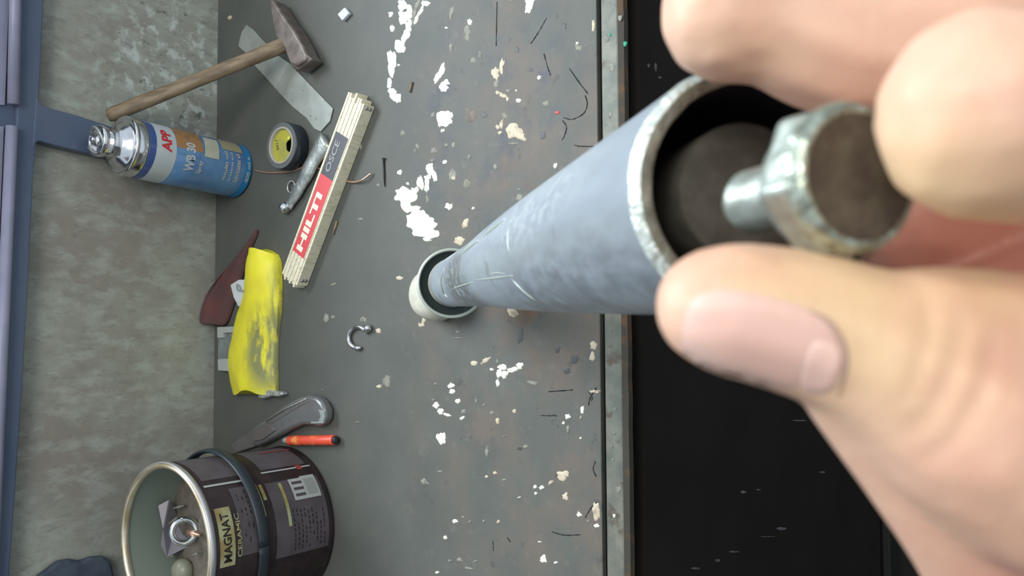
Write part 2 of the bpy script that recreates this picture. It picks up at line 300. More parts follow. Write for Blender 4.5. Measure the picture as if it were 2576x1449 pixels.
SPL = [
 (Wp, [(1012, 12, 13, 14, 0), (1016, 42, 15, 18, 0), (1030, 30, 9, 22, 0), (1028, 66, 8, 16, 10), (1020, 92, 8, 20, 20), (1005, 112, 12, 14, 30), (1012, 124, 8, 9, 0)]),
 (Wp, [(986, 160, 12, 30, 0), (983, 140, 10, 14, 0), (1003, 120, 8, 12, 20)]),
 (Dp, [(1046, 22, 5, 26, 18), (1040, 50, 4, 14, 10)]), (Wp, [(1070, 8, 11, 9, 0), (1058, 28, 5, 20, 30), (1047, 48, 5, 12, 20)]),
 (Wp, [(980, 210, 7, 16, 0), (988, 235, 12, 16, -20), (1000, 246, 9, 12, 0)]),
 (Wp, [(983, 35, 6, 7, 0)]), (Wp, [(987, 71, 6, 8, 0)]), (Wp, [(1003, 164, 3, 3, 0)]),
 (Wp, [(1112, 172, 7, 18, 15), (1100, 195, 6, 16, 30)]), (Wp, [(1115, 218, 12, 11, 0), (1122, 208, 7, 8, 0)]),
 (Dp, [(1136, 32, 6, 15, 5)]), (Wp, [(1181, 55, 6, 8, 0)]), (Dp, [(1176, 80, 8, 18, 5), (1174, 96, 7, 8, 0)]), (Wp, [(1123, 70, 4, 3, 0)]),
 (Wp, [(1330, 14, 10, 20, 8), (1334, 2, 12, 8, 0)]), (Dp, [(1288, 0, 9, 5, 0)]),
 (Dp, [(1135, 118, 4, 10, 5)]), (Dp, [(1190, 152, 7, 8, 0), (1207, 138, 6, 9, 0)]),
 (Cp, [(1247, 185, 10, 16, 0), (1263, 165, 6, 18, 5)]), (Dp, [(1249, 212, 8, 9, 0)]), (Cp, [(1252, 233, 7, 5, 30), (1266, 240, 9, 6, 30), (1277, 249, 5, 6, 0)]),
 (Wp, [(1357, 195, 5, 6, 0)]), (Dp, [(1279, 228, 6, 4, 0)]), (Wp, [(1299, 228, 3, 3, 0)]), (Wp, [(1305, 253, 7, 5, 0)]), (Dp, [(1373, 262, 8, 9, 0)]), (Dp, [(1455, 120, 8, 10, -30)]), (Wp, [(1452, 109, 4, 4, 0)]),
 (Wp, [(1118, 297, 19, 20, 0), (1108, 305, 10, 12, 0), (1134, 290, 8, 9, 0)]), (Dp, [(1090, 290, 6, 7, 0)]), (Wp, [(1114, 328, 5, 5, 0)]),
 (Bp, [(1184, 290, 14, 20, 0)]), (Cp, [(1297, 328, 19, 15, 20), (1310, 342, 13, 9, 30), (1286, 336, 10, 14, 0)]), (Dp, [(1290, 361, 12, 3, 0)]),
 (Dp, [(1269, 292, 7, 8, 0)]), (Cp, [(1262, 312, 5, 12, 15), (1252, 320, 6, 6, 0), (1258, 334, 6, 5, 0)]),
 (Dp, [(1013, 334, 7, 8, 0)]), (Dp, [(1050, 368, 4, 9, -20), (1044, 380, 4, 6, 0)]), (Dp, [(1122, 366, 5, 5, 0)]), (Dp, [(1141, 365, 5, 7, 0)]), (Dp, [(1091, 380, 8, 8, 0)]), (Wp, [(1119, 408, 6, 5, 0)]),
 (Dp, [(1181, 395, 5, 7, 0)]), (Dp, [(1090, 403, 6, 6, 0)]), (Wp, [(1005, 434, 6, 6, 0)]), (Wp, [(1026, 462, 4, 4, 0)]),
 (Wp, [(1082, 425, 10, 15, 0), (1092, 443, 7, 14, -20), (1075, 448, 9, 10, 0)]), (Wp, [(1058, 460, 9, 18, 0), (1073, 465, 6, 20, 0)]), (Dp, [(1075, 500, 4, 9, 0)]),
 (Dp, [(1138, 440, 10, 14, 0)]), (Cp, [(1140, 445, 6, 8, 0)]), (Dp, [(1176, 462, 8, 11, 0)]), (Dp, [(1246, 420, 5, 7, 0)]), (Wp, [(1397, 418, 5, 7, 10)]), (Dp, [(1308, 498, 9, 10, 0)]), (Dp, [(1305, 477, 5, 3, 0)]),
 (Wp, [(1010, 490, 20, 20, 0), (1030, 495, 18, 14, 0), (1022, 515, 18, 20, 0), (1044, 480, 10, 9, 0), (1045, 530, 12, 12, 0)]),
 (Wp, [(1040, 555, 20, 22, 0), (1062, 545, 18, 14, 0), (1082, 560, 18, 14, 20), (1060, 575, 26, 20, 0), (1082, 585, 20, 16, 0), (1075, 602, 12, 6, 0)]),
 (Wp, [(1129, 519, 9, 10, 0)]), (Wp, [(1191, 524, 4, 4, 0)]), (Cp, [(1171, 563, 8, 14, 10)]), (Cp, [(1155, 605, 12, 12, 20)]), (Dp, [(907, 551, 7, 3, 0)]), (Dp, [(848, 502, 5, 7, 0)]),
 (Dp, [(903, 362, 6, 14, -10)]), (Dp, [(952, 466, 4, 5, 0)]), (Cp, [(1005, 700, 8, 6, 0)]), (Cp, [(1067, 805, 5, 9, 20), (1060, 817, 8, 6, 0)]), (Cp, [(1290, 784, 13, 13, 0)]),
 (Dp, [(820, 800, 7, 12, 0)]), (Dp, [(838, 798, 5, 4, 0)]), (Dp, [(914, 804, 8, 7, 0)]), (Cp, [(952, 832, 7, 6, 0)]), (Dp, [(1150, 834, 6, 4, 0)]), (Dp, [(1150, 850, 12, 2, 0)]),
 (Cp, [(1193, 914, 9, 6, 0)]), (Cp, [(1220, 908, 14, 6, -35)]), (Wp, [(1262, 925, 11, 8, 0), (1256, 940, 9, 10, 0), (1270, 942, 8, 9, 0), (1290, 930, 18, 7, -18), (1308, 920, 8, 8, 0)]), (Wp, [(1252, 964, 5, 9, 0)]), (Wp, [(1236, 929, 5, 4, 0)]), (Dp, [(1252, 908, 4, 6, 0)]),
 (Dp, [(973, 960, 12, 13, 0)]), (Cp, [(954, 972, 8, 4, -10)]), (Wp, [(1136, 970, 9, 7, 0), (1137, 985, 8, 7, 0)]), (Wp, [(1152, 1010, 7, 6, 0)]), (Dp, [(1095, 966, 4, 3, 0)]),
 (Wp, [(1097, 1020, 8, 9, 40), (1108, 1035, 9, 7, 40), (1124, 1043, 10, 5, 15)]), (Dp, [(1090, 1006, 4, 4, 0)]), (Dp, [(1166, 1037, 7, 7, 0)]), (Wp, [(1163, 1051, 7, 4, -25)]),
 (Wp, [(1110, 1102, 11, 15, -5)]), (Dp, [(1198, 1008, 3, 10, 0)]), (Cp, [(1252, 1059, 5, 8, 0)]), (Cp, [(1294, 1034, 5, 5, 0)]), (Dp, [(1218, 1018, 4, 3, 0)]), (Dp, [(1237, 1038, 5, 5, 0)]),
 (Wp, [(1428, 1048, 8, 6, 0)]), (Wp, [(1418, 1064, 4, 4, 0)]), (Wp, [(1465, 1031, 5, 10, 5)]), (Dp, [(1462, 1050, 4, 6, 0)]), (Dp, [(1429, 1080, 4, 10, 0)]), (Wp, [(1461, 1102, 3, 3, 0)]),
 (Dp, [(1269, 1097, 4, 2, 0)]), (Dp, [(1322, 1123, 6, 5, 0)]), (Dp, [(1225, 1138, 4, 14, 0)]), (Dp, [(1068, 1212, 10, 7, 20)]), (Dp, [(1107, 1186, 5, 3, 0)]), (Cp, [(1224, 1199, 5, 3, 0)]), (Cp, [(1246, 1190, 5, 4, 0)]), (Dp, [(1268, 1207, 6, 2, 0)]),
 (Cp, [(1386, 1213, 8, 5, -30)]), (Cp, [(1416, 1196, 16, 12, 0)]), (Wp, [(1346, 1225, 5, 5, 0), (1362, 1227, 7, 5, 0)]), (Wp, [(1348, 1241, 5, 4, 0)]), (Wp, [(1306, 1251, 5, 2, -20)]), (Cp, [(1423, 1250, 8, 9, 0)]),
 (Wp, [(1457, 1294, 8, 6, 25)]), (Cp, [(1501, 1286, 11, 22, 0)]), (Wp, [(1502, 1323, 7, 5, 0)]), (Dp, [(1480, 1311, 5, 3, 0)]), (Wp, [(1145, 1311, 8, 5, 0)]), (Dp, [(1182, 1313, 4, 4, 0)]), (Dp, [(1165, 1301, 4, 3, 0)]), (Dp, [(1217, 1311, 4, 4, 0)]), (Cp, [(1254, 1313, 5, 5, 0)]),
 (Wp, [(1120, 1353, 5, 5, 0)]), (Wp, [(1367, 1407, 9, 10, 0)]), (Wp, [(1398, 1415, 6, 3, -15)]), (Dp, [(1132, 1411, 6, 4, 0)]), (Dp, [(1156, 1408, 8, 5, 20)]), (Dp, [(1196, 1412, 7, 2, -20)]), (Dp, [(1180, 1430, 11, 3, 10)]), (Wp, [(1100, 1440, 5, 3, 0)]), (Wp, [(1358, 1363, 5, 2, 0)]),
 (Cp, [(1493, 870, 8, 13, 0), (1490, 895, 7, 14, 0)]), (Cp, [(1493, 65, 4, 14, 0)]), (Dp, [(839, 715, 8, 3, -15)]), (Dp, [(899, 1062, 5, 2, 0)]), (Dp, [(812, 981, 3, 2, 0)]), (Cp, [(578, 45, 5, 5, 0)]),
 (Cp, [(1496, 985, 12, 4, 0)]), (Dp, [(1340, 963, 12, 5, 10)]),
]
for m_, lb in SPL: splat(lb, m_)
for (x, y, rx, ry, a) in [(1393, 1042, 4, 3, 0), (1402, 879, 7, 9, 0), (1444, 903, 11, 12, 0), (1426, 933, 9, 9, 0), (1310, 845, 8, 22, 3), (1308, 1128, 7, 6, 0), (1217, 288, 8, 9, 0), (1333, 176, 6, 5, 0), (1420, 66, 6, 8, 0), (1300, 125, 7, 8, 0), (1312, 340, 6, 6, 0), (1365, 340, 9, 12, 0)]:
    splat([(x, y, rx, ry, a)], MAT['oil'], .0002, name='oil_spot')
splat([(1402, 283, 6, 4, 0)], MAT['redsp'])
mesh('wood_splinter', *tube([atz(1037, 206, .001), atz(1031, 232, .001)], .0013, 6), MAT['wood'], top)
for pts in [[(1368, 135), (1378, 170), (1385, 190)], [(1432, 172), (1455, 205), (1478, 235)], [(1472, 240), (1477, 262), (1468, 285), (1440, 300), (1418, 296)], [(1415, 303), (1425, 320), (1418, 345), (1413, 352)], [(1375, 45), (1355, 80), (1335, 110)], [(1500, 975), (1485, 1000), (1480, 1020)], [(1445, 365), (1460, 368), (1495, 368)], [(1500, 1264), (1485, 1280), (1472, 1302)], [(1388, 1338), (1420, 1346), (1460, 1345)], [(1250, 5), (1248, 115)], [(1480, 985), (1490, 1000), (1487, 1008)], [(1498, 1160), (1492, 1180), (1500, 1200)], [(1240, 1362), (1241, 1386)], [(1276, 1352), (1284, 1363)], [(1380, 985), (1440, 981)], [(1360, 1045), (1400, 1046)]]:
    s_ = spline([atz(x, y, .0002) for x, y in pts], 6)
    mesh('crack', *tube(s_, [.00045*random.uniform(.4, 1.6) for _ in s_], 6, .35, (0, 0, 1)), MAT['crack'], top)
# specks on the steel edge
for (x, y, r_, m_) in [(1527, 98, 8, 'dull_paint'), (1560, 45, 7, 'dull_paint'), (1535, 88, 4, 'green'), (1573, 110, 6, 'green'), (1540, 170, 10, 'dull_paint'), (1535, 290, 7, 'dull_paint'), (1548, 1028, 4, 'dull_paint'), (1546, 1090, 5, 'dull_paint'), (1556, 1232, 8, 'dull_paint'), (1545, 1297, 5, 'white_paint'), (1543, 1157, 3, 'dull_paint'), (1539, 1122, 4, 'dull_paint')]:
    splat([(x, y, r_*.8, r_, 0)], MAT[m_], .0006, bpy.data.objects['edge_trim'], z=.001)

# ------------------------------------------------------------------ blue steel frame on the wall
fr = thing('wall_rack', (0, YB-.012, .20), 'blue-grey enamelled steel frame with rail and uprights along top of wall', 'frame')
y1 = YB-.016; y0 = YB-.002
low = [(114, -300), (110, 0), (104, 150), (98, 262), (92, 358), (85, 430), (72, 700), (58, 960), (44, 1160), (32, 1340), (24, 1449), (10, 1750)]
hi_ = [(62, -300), (52, 0), (48, 150), (44, 262), (40, 358), (36, 430), (24, 700), (12, 960), (0, 1160), (-10, 1340), (-14, 1449), (-30, 1750)]
mesh('rail', *yprism(low+hi_[::-1], y1, y0), MAT['blue'], fr, smooth=False, bevel=.0015)
mesh('upright', *yprism([(92, 240), (104, 262), (112, 268), (190, 289), (268, 314), (345, 345), (345, 410), (216, 384), (140, 366), (98, 354), (88, 362), (80, 385)], y1-.001, y0), MAT['blue'], fr, smooth=False, bevel=.0012)
def lip(a, b, wd=12):
    P = [aty(x, y, y1-.004) for x, y in (a, ((a[0]+b[0])/2, (a[1]+b[1])/2), b)]
    return tube(P, .0058, 14)
tag(mesh('lip', *lip((44, -300), (34, 262)), MAT['blue_lip'], fr), 'lilac edge of rail with window light painted in')
mesh('lip', *lip((30, 318), (-34, 1750)), MAT['blue_lip'], fr)
mesh('back_flange', *yprism([(34, -300), (12, 264), (-30, 262), (-150, 250), (-150, -300)], y1+.004, y0), MAT['blue_lip'], fr, smooth=False)
mesh('back_flange', *yprism([(10, 318), (-15, 900), (-60, 1750), (-200, 1750), (-150, 305)], y1+.004, y0), MAT['blue_lip'], fr, smooth=False)
mesh('joint_plate', *yprism([(50, 255), (44, 330), (-90, 330), (-90, 255)], y1+.006, y0), MAT['blue'], fr, smooth=False)
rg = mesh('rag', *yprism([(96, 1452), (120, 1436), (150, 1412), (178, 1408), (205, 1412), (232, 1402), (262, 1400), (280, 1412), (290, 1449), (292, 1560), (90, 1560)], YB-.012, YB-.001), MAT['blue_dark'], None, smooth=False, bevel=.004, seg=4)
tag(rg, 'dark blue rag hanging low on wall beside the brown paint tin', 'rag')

# ------------------------------------------------------------------ hammer
hb = atz(735, 110, 0)
ham = thing('hammer', hb, 'locksmith hammer with brown wooden handle leaning from bench up the wall', 'hammer')
topo = [(676, -2), (680, 30), (684, 60), (693, 95), (712, 118), (728, 160), (745, 168), (768, 153), (772, 140), (758, 110), (736, 72), (716, 45), (694, 10), (686, -2)]
tz = .024; tp = [atz(x, y, tz) for x, y in topo]
bz = .004
# flare of the sides: lower half of the head stands a little proud towards the viewer
mid = [Vector(p)+Vector((0, 0, bz-tz)) for p in tp]
mesh('head', *prism(tp, mid), MAT['hsteel'], ham, smooth=False, bevel=.003, seg=3)
fc = [(p-Vector((0, 0, 0))) for p in (Vector(atz(728, 160, .0235)), Vector(atz(772, 137, .0235)), Vector(atz(786, 150, .020)), Vector(atz(748, 178, .020)))]
mesh('striking_face', *prism(fc, [Vector((p.x, p.y, .004)) for p in fc]), MAT['hsteel'], ham, smooth=False, bevel=.0015)
ha = Vector(atz(728, 108, .014)); he = Vector(aty(272, 292, YB-.011)); hp = [ha.lerp(he, t) for t in (0, .08, .2, .4, .6, .8, .97, 1)]
mesh('handle', *tube(hp, [.0095, .0092, .0086, .0084, .0085, .0088, .0088, .007], 20, .82, (0, 0, 1)), MAT['wood'], ham)

# scraper blade under the hammer
sc_ = [(619, 62), (637, 75), (660, 101), (701, 141), (729, 160), (780, 214), (837, 273), (829, 305), (806, 331), (790, 324), (771, 298), (735, 268), (703, 235), (670, 197), (642, 167), (628, 141), (607, 124), (599, 115), (603, 96), (608, 80)]
tag(mesh('scraper_blade', *zprism(sc_, .002, .0003), MAT['blade'], smooth=False, bevel=.0005), 'flat pitted grey steel blade lying under hammer handle and ruler', 'blade')

# ------------------------------------------------------------------ spray can
def can_axis():
    b = Vector(atz(596, 431, 0)); b.y = min(b.y, YB-.036); t = Vector(aty(256, 356, b.y-.002)); return b, (t-b)
cb, ct = can_axis(); cax = ct.normalized(); CH = ct.length; RC = .0325
lift = RC*math.sqrt(1-cax.z**2); cb = cb+Vector((0, 0, lift*.98))
can = thing('spray_can', cb, 'blue and white aerosol can with bare metal valve, standing against wall', 'spray can')
H0 = CH-.038      # top of the printed body
U_, V_, D_ = frame(cax)
def cyl_pt(P, ax, r, th, h):
    ax = Vector(ax); fwd = Vector((0, -1, 0)); fwd = (fwd-ax*fwd.dot(ax)).normalized(); side = Vector((1, 0, 0)); side = ax.cross(fwd)*-1
    if side.x < 0: side = -side
    return Vector(P)+ax*h+fwd*(math.cos(th)*r)+side*(math.sin(th)*r)
def patch(P, ax, r, t0, t1, h0, h1, n=14, skew=0):
    V = []; Fc = []
    for i in range(n+1):
        t = t0+(t1-t0)*i/n
        V += [cyl_pt(P, ax, r, t, h0+skew*(t-t0)), cyl_pt(P, ax, r, t, h1+skew*(t-t0))]
    for i in range(n): Fc.append((2*i, 2*i+2, 2*i+3, 2*i+1))
    return V, Fc
def cyl_text(s, P, ax, r, t0, t1, h0, h1, bold=.035):
    V, Fc = text_mesh(s, bold); return [cyl_pt(P, ax, r, t0+(t1-t0)*x, h0+(h1-h0)*y) for x, y in V], Fc
body = mesh('body', *lathe(cb, cax, [(RC-.003, 0), (RC-.0006, .0008), (RC, .003), (RC, .02), (RC, H0*.5), (RC, H0)], 56), MAT['can_blue'], can)
mesh('shoulder', *lathe(cb, cax, [(RC, H0), (RC+.0002, H0+.002), (RC-.0002, H0+.010), (RC-.001, H0+.0115), (RC+.0008, H0+.012), (RC+.0014, H0+.0135), (RC+.0008, H0+.015), (RC-.002, H0+.0155), (RC-.004, H0+.0140), (RC-.006, H0+.0165), (RC-.012, H0+.0225), (RC-.0165, H0+.0255), (.0165, H0+.0262)], 56), MAT['chrome'], can)
mesh('valve_cup', *lathe(cb, cax, [(.0165, H0+.0255), (.0150, H0+.027), (.0148, H0+.031), (.0165, H0+.035), (.0172, H0+.039), (.0168, H0+.0425), (.0155, H0+.043), (.0145, H0+.041), (.0138, H0+.036), (.008, H0+.0355), (.0072, H0+.037), (.0070, H0+.042), (.0060, H0+.0445), (0, H0+.045)], 40), MAT['chrome'], can)
cl = [cyl_pt(cb, cax, .0135, a, H0+.043+.004*math.sin(a*1.3)) for a in [(-2.7+i*.33) for i in range(17)]]
mesh('valve_clip', *tube(cl, .0016, 10), MAT['rough_steel'], can)
mesh('valve_stem', *lathe(cb, cax, [(.0035, H0+.040), (.0035, H0+.0475), (.0028, H0+.0485), (0, H0+.0485)], 20), MAT['chrome'], can)
e = .00025
P_ = lambda nm, m_, lb, *a, **k: (lambda o: tag(o, lb) if lb else o)(mesh(nm, *patch(cb, cax, RC+k.pop('lift', e), *a, **k), MAT[m_], body))
P_('print_band', 'can_dark', 'navy band', -1.7, 1.7, H0-.008, H0, n=30)
P_('print_band', 'can_white', 'white band', -1.7, 1.7, H0-.032, H0-.008, n=30, lift=.0002)
P_('print_picture', 'can_orange', 'orange picture', .15, 1.35, H0-.066, H0-.032, lift=.0004)
P_('print_picture', 'can_tan', 'tan print', .50, 1.2, .012, .040, lift=.0004)
P_('print_picture', 'can_blue', None, -.1, .5, H0-.062, H0-.032, lift=.0003)
P_('print_band', 'can_cyan', 'cyan base band', -1.7, 1.7, .001, .009, n=30)
P_('sticker', 'sticker', 'aged cream price sticker', .02, .92, .047, .066, lift=.0007, skew=-.004)
tp_ = lambda s, m_, *a: mesh('lettering', *cyl_text(s, cb, cax, RC+.0006, *a), MAT[m_], body)
tp_('APP', 'can_red', -.10, .72, H0-.026, H0-.014); tp_('WB 30', 'can_white', -.62, .42, H0-.056, H0-.044)
tp_('Spray', 'print_l', -.62, -.15, H0-.067, H0-.060)
for k, hh in enumerate((.034, .026, .017)): tp_(('multi oil', 'protects and', 'lubricates all')[k], 'print_l', -.66, .42, hh, hh+(.0045, .0045, .006)[k])
tp_('400 ml e', 'print_l', -.60, .40, .003, .0075)

# ------------------------------------------------------------------ roll of tape
tc = Vector(atz(708, 366, .018)); tc.z = 0
tr = thing('tape_roll', tc, 'roll of black insulating tape with yellow inner label lying by the can', 'tape')
TR = .0272
mesh('tape', *lathe(tc, (0, 0, 1), [(.0215, .0006), (TR-.001, 0), (TR, .001), (TR, .017), (TR-.0006, .018), (.0215, .018), (.0215, .0006)], 56, cap=False), MAT['tape'], tr)
mesh('tape_face', *lathe(tc, (0, 0, 1), [(.0205, .0181), (TR-.0007, .0183)], 56, cap=False), MAT['tape_top'], tr)
mesh('core', *lathe(tc, (0, 0, 1), [(.0190, .002), (.0190, .0190), (.0197, .0196), (.0212, .0196), (.0215, .0185), (.0215, .002), (.0190, .002)], 48, cap=False), MAT['core'], tr)
lab = []
for k in range(41):
    t = -1.15+4.9*k/40; lab.append(tc+Vector((.0189*math.cos(t), .0189*math.sin(t), .0155)))
lab = [tc+Vector((.0189*math.cos(t), .0189*math.sin(t), .0160)) for t in [math.radians(a) for a in range(-62, 236, 8)]]+[tc+Vector((-.006, -.007, .0160)), tc+Vector((.002, -.006, .0160)), tc+Vector((.006, -.011, .016))]
lb_o = mesh('label', [*lab], [tuple(range(len(lab)))], MAT['yel_label'], tr, smooth=False, solid=.0006)
mesh('label_fold', *lathe(tc+Vector((.007, -.0115, .0165)), (0, 0, 1), [(.0026, 0), (.002, .001), (0, .0012)], 12), MAT['yel_dot'], tr)
V, Fc = text_mesh('0417', .0); a_ = tc+Vector((-.004, .006, .0168))
mesh('lettering', [a_+Vector((.0002, 0, 0))+Vector((.0125*x, .003*x+.0042*y, 0)) for x, y in V], Fc, MAT['black'], lb_o, smooth=False)

# ------------------------------------------------------------------ copper wire
wp = spline([atz(x, y, z) for x, y, z in [(640, 428, .0015), (662, 433, .0015), (700, 434, .0015), (740, 429, .0015), (775, 418, .0015), (820, 430, .0015), (860, 452, .0015), (890, 458, .003), (912, 452, .005), (934, 436, .003)]], 8)
tag(mesh('copper_wire', *tube(wp, .0011, 8), MAT['copper']), 'bent bare copper wire running from spray can under folding ruler', 'wire')

# ------------------------------------------------------------------ steel lever
lv = thing('steel_lever', atz(765, 450, 0), 'cast steel lever with ball end poking out from under folding ruler', 'lever')
lp = spline([atz(x, y, .005) for x, y in [(822, 352), (800, 385), (780, 420), (766, 450), (752, 475), (738, 500), (726, 520)]], 6)
mesh('arm', *tube(lp, [(.0125-.0065*(i/(len(lp)-1)))*(1+.07*math.sin(i*.55)) for i in range(len(lp))], 16, .42, (0, 0, 1)), MAT['rough_steel'], lv)
mesh('ball_end', *lathe(Vector(atz(727, 524, .0)), (0, 0, 1), [(.0034, .0002), (.0066, .003), (.0070, .006), (.0055, .0105), (.0025, .012), (0, .0125)], 20), MAT['chrome'], lv)
tc2 = Vector(atz(733, 470, .003)); rp = [tc2+Vector((.0068*math.cos(a), .0068*math.sin(a), 0)) for a in [k*2*PI/20 for k in range(20)]]
mesh('eyelet', *tube(rp+[rp[0], rp[1]], .0013, 8), MAT['rough_steel'], lv)

# ------------------------------------------------------------------ folding ruler
zr = .016
A = Vector(atz(727, 703, zr)); B = Vector(atz(897, 243, zr)); ln = (B-A); RL = ln.length; rd = ln/RL; rw = Vector((0, 0, 1)).cross(rd)*-1
if rw.y > 0: rw = -rw                      # towards the viewer
rul = thing('folding_ruler', (A+B)/2-Vector((0, 0, zr)), 'folded cream wooden ruler with red and black printed band', 'ruler')
NW = 10; tw = .0030; half = NW*tw/2
for k in range(NW):
    o0 = A-rw*half+rw*(k*tw)-Vector((0, 0, zr-.0005)); e0 = .004*math.sin(k*2.1) if k < NW-1 else 0; dz = (.0006 if k % 2 else 0)
    mesh('slat', *boxf(o0-rd*(.002*(k % 3)), rd*(RL+e0-.003*(k % 2)+.002*(k % 3)), rw*(tw-.0002), Vector((0, 0, zr-.0005-dz))), MAT['slat'], rul, smooth=False, bevel=.0004)
def rq(s0, s1, w0, w1, z): 
    q = [A+rd*(s*RL)-rw*half+rw*(w_*2*half)+Vector((0, 0, z)) for s, w_ in ((s0, w0), (s1, w0), (s1, w1), (s0, w1))]
    return prism([p+Vector((0, 0, .0004)) for p in q], q)
rb = tag(mesh('printed_band', *rq(.145, .575, .14, .86, 0), MAT['red'], rul, smooth=False), 'red band with white lettering')
kb = tag(mesh('printed_band', *rq(.575, .80, .14, .86, 0), MAT['black'], rul, smooth=False), 'black band with grey lettering')
def rtext(s, s0, s1, w0, w1, m_, par, bold=.02):
    V, Fc = text_mesh(s, bold)
    mesh('lettering', [A+rd*((s0+(s1-s0)*x)*RL)-rw*half+rw*((w1+(w0-w1)*y)*2*half)+Vector((0, 0, .0007)) for x, y in V], Fc, MAT[m_], par, smooth=False)
rtext('HILTI', .165, .485, .30, .66, 'offwhite', rb, .045); rtext('OSCE', .60, .765, .28, .56, 'grey', kb, .02)
for s in (.03, .97):
    for w_ in (.35, .65): mesh('rivet', *lathe(A+rd*(s*RL)+rw*half+Vector((0, 0, -.016*w_)), rw, [(.0022, -.0004), (.0018, .0006), (0, .0009)], 12), MAT['rough_steel'], rul)

# ------------------------------------------------------------------ yellow sleeve
Ls = [(636, 634), (627, 656), (619, 706), (606, 765), (593, 798), (580, 851), (572, 901), (577, 948), (584, 986)]
Rs = [(706, 644), (714, 665), (716, 719), (716, 772), (713, 810), (710, 848), (708, 904), (709, 955), (707, 986)]
Ls = spline([(x, y, 0) for x, y in Ls], 4); Rs = spline([(x, y, 0) for x, y in Rs], 4); n = len(Ls); V = []; Fc = []; K = 22
for i in range(n):
    t = i/(n-1); h = .021*(1-.25*t)+.002*math.sin(t*9)
    a = Vector(atz(Ls[i].x+5, Ls[i].y, 0)); b = Vector(atz(Rs[i].x, Rs[i].y, 0)); dr = (Vector(atz(650, 700))-Vector(atz(650, 701))).normalized()
    for k in range(K):
        s = k/(K-1)
        if s <= .8: u = s/.8; pz = h*math.sin(PI*u)**.62 if 0 < u < 1 else 0; q = a.lerp(b, u)
        else: u = 1-(s-.8)/.2; pz = .0004; q = a.lerp(b, min(max(u, .02), .98))
        if pz > .002: pz += .0014*noise.noise(q*55+Vector((0, 0, s*4)))+.0016*noise.noise(Vector((q.x*25, q.y*110, 5)))*(.3+t)
        bulge = .006*math.sin(PI*min(u, 1)) if i == 0 else (.003*math.sin(3*PI*u) if i == n-1 else 0)
        V.append(q+dr*(bulge if i == 0 else -bulge)+Vector((0, 0, max(pz, .0004))))
for i in range(n-1):
    for k in range(K): Fc.append((i*K+k, i*K+(k+1) % K, (i+1)*K+(k+1) % K, (i+1)*K+k))
Fc += [tuple(range(K))[::-1], tuple(range((n-1)*K, n*K))]
yt = thing('yellow_sleeve', atz(650, 810, 0), 'bright yellow crumpled plastic tube with grey dirt smears on bench', 'tube')
mesh('body', V, Fc, MAT['yellow'], yt, sharp=60)
fo = [(648, 984), (665, 980), (690, 983), (706, 986), (711, 992), (700, 998), (680, 997), (660, 1003), (648, 1002)]
tag(mesh('foil_end', *zprism(fo, .010, .0005), MAT['foil'], yt, smooth=False, bevel=.0025, seg=3), 'crumpled silver end')

# ------------------------------------------------------------------ red cloth, card, connector
grid = [[atz(652, 583, .001), atz(640, 612, .001), atz(622, 655, .001), atz(608, 720, .001), atz(590, 770, .001), atz(572, 822, .001)],
        [atz(648, 580, .003), atz(628, 611, .006), atz(600, 655, .010), atz(578, 715, .012), atz(562, 770, .012), atz(556, 820, .010)],
        [atz(649, 575, .004), atz(628, 610, .006), atz(594, 650, .010), aty(552, 705, YB-.004), aty(530, 755, YB-.004), aty(520, 818, YB-.004)],
        [atz(645, 573, .003), atz(624, 608, .005), atz(588, 652, .006), aty(526, 722, YB-.002), aty(504, 772, YB-.002), aty(497, 820, YB-.002)]]
V = [Vector(p) for r_ in grid for p in r_]; Fc = [(r_*6+c, r_*6+c+1, (r_+1)*6+c+1, (r_+1)*6+c) for r_ in range(3) for c in range(5)]
rc = mesh('red_cloth', V, Fc, MAT['red_cloth'], solid=.002); sb = rc.modifiers.new('s', 'SUBSURF'); sb.levels = 2; sb.render_levels = 2
tag(rc, 'dark red cloth propped against wall behind yellow tube', 'cloth')
cdp = [atz(580, 717, .016), atz(600, 704, .016), atz(634, 703, .012), atz(618, 770, .012), atz(599, 770, .013), atz(588, 748, .016)]
cdo = thing('label_card', atz(608, 740, .0), 'small white card marked P tucked behind yellow tube', 'card')
cdm = mesh('card', *prism(cdp, [Vector(p)-Vector((0, 0, .0012)) for p in cdp]), MAT['card'], cdo, smooth=False)
V, Fc = text_mesh('P', .01); o_ = Vector(atz(615, 735, .0160)); ux = Vector(atz(611, 716, .0160))-o_; uy = Vector(atz(597, 732, .0168))-o_
mesh('lettering', [o_+ux*x+uy*y+Vector((0, 0, .0005)) for x, y in V], Fc, MAT['grey'], cdm, smooth=False)
cn = thing('grey_connector', atz(568, 878, 0), 'small grey plastic connector block between yellow tube and wall', 'connector')
mesh('block', *zprism([(548, 824), (592, 822), (590, 934), (548, 930)], .007, .0), MAT['socket'], cn, smooth=False, bevel=.0008)
for q in ([(546, 823), (590, 821), (590, 836), (560, 838), (560, 850), (546, 850)], [(547, 904), (572, 902), (574, 934), (548, 932)]):
    mesh('tab', *zprism(q, .0105, .0065), MAT['print_l'], cn, smooth=False, bevel=.0006)

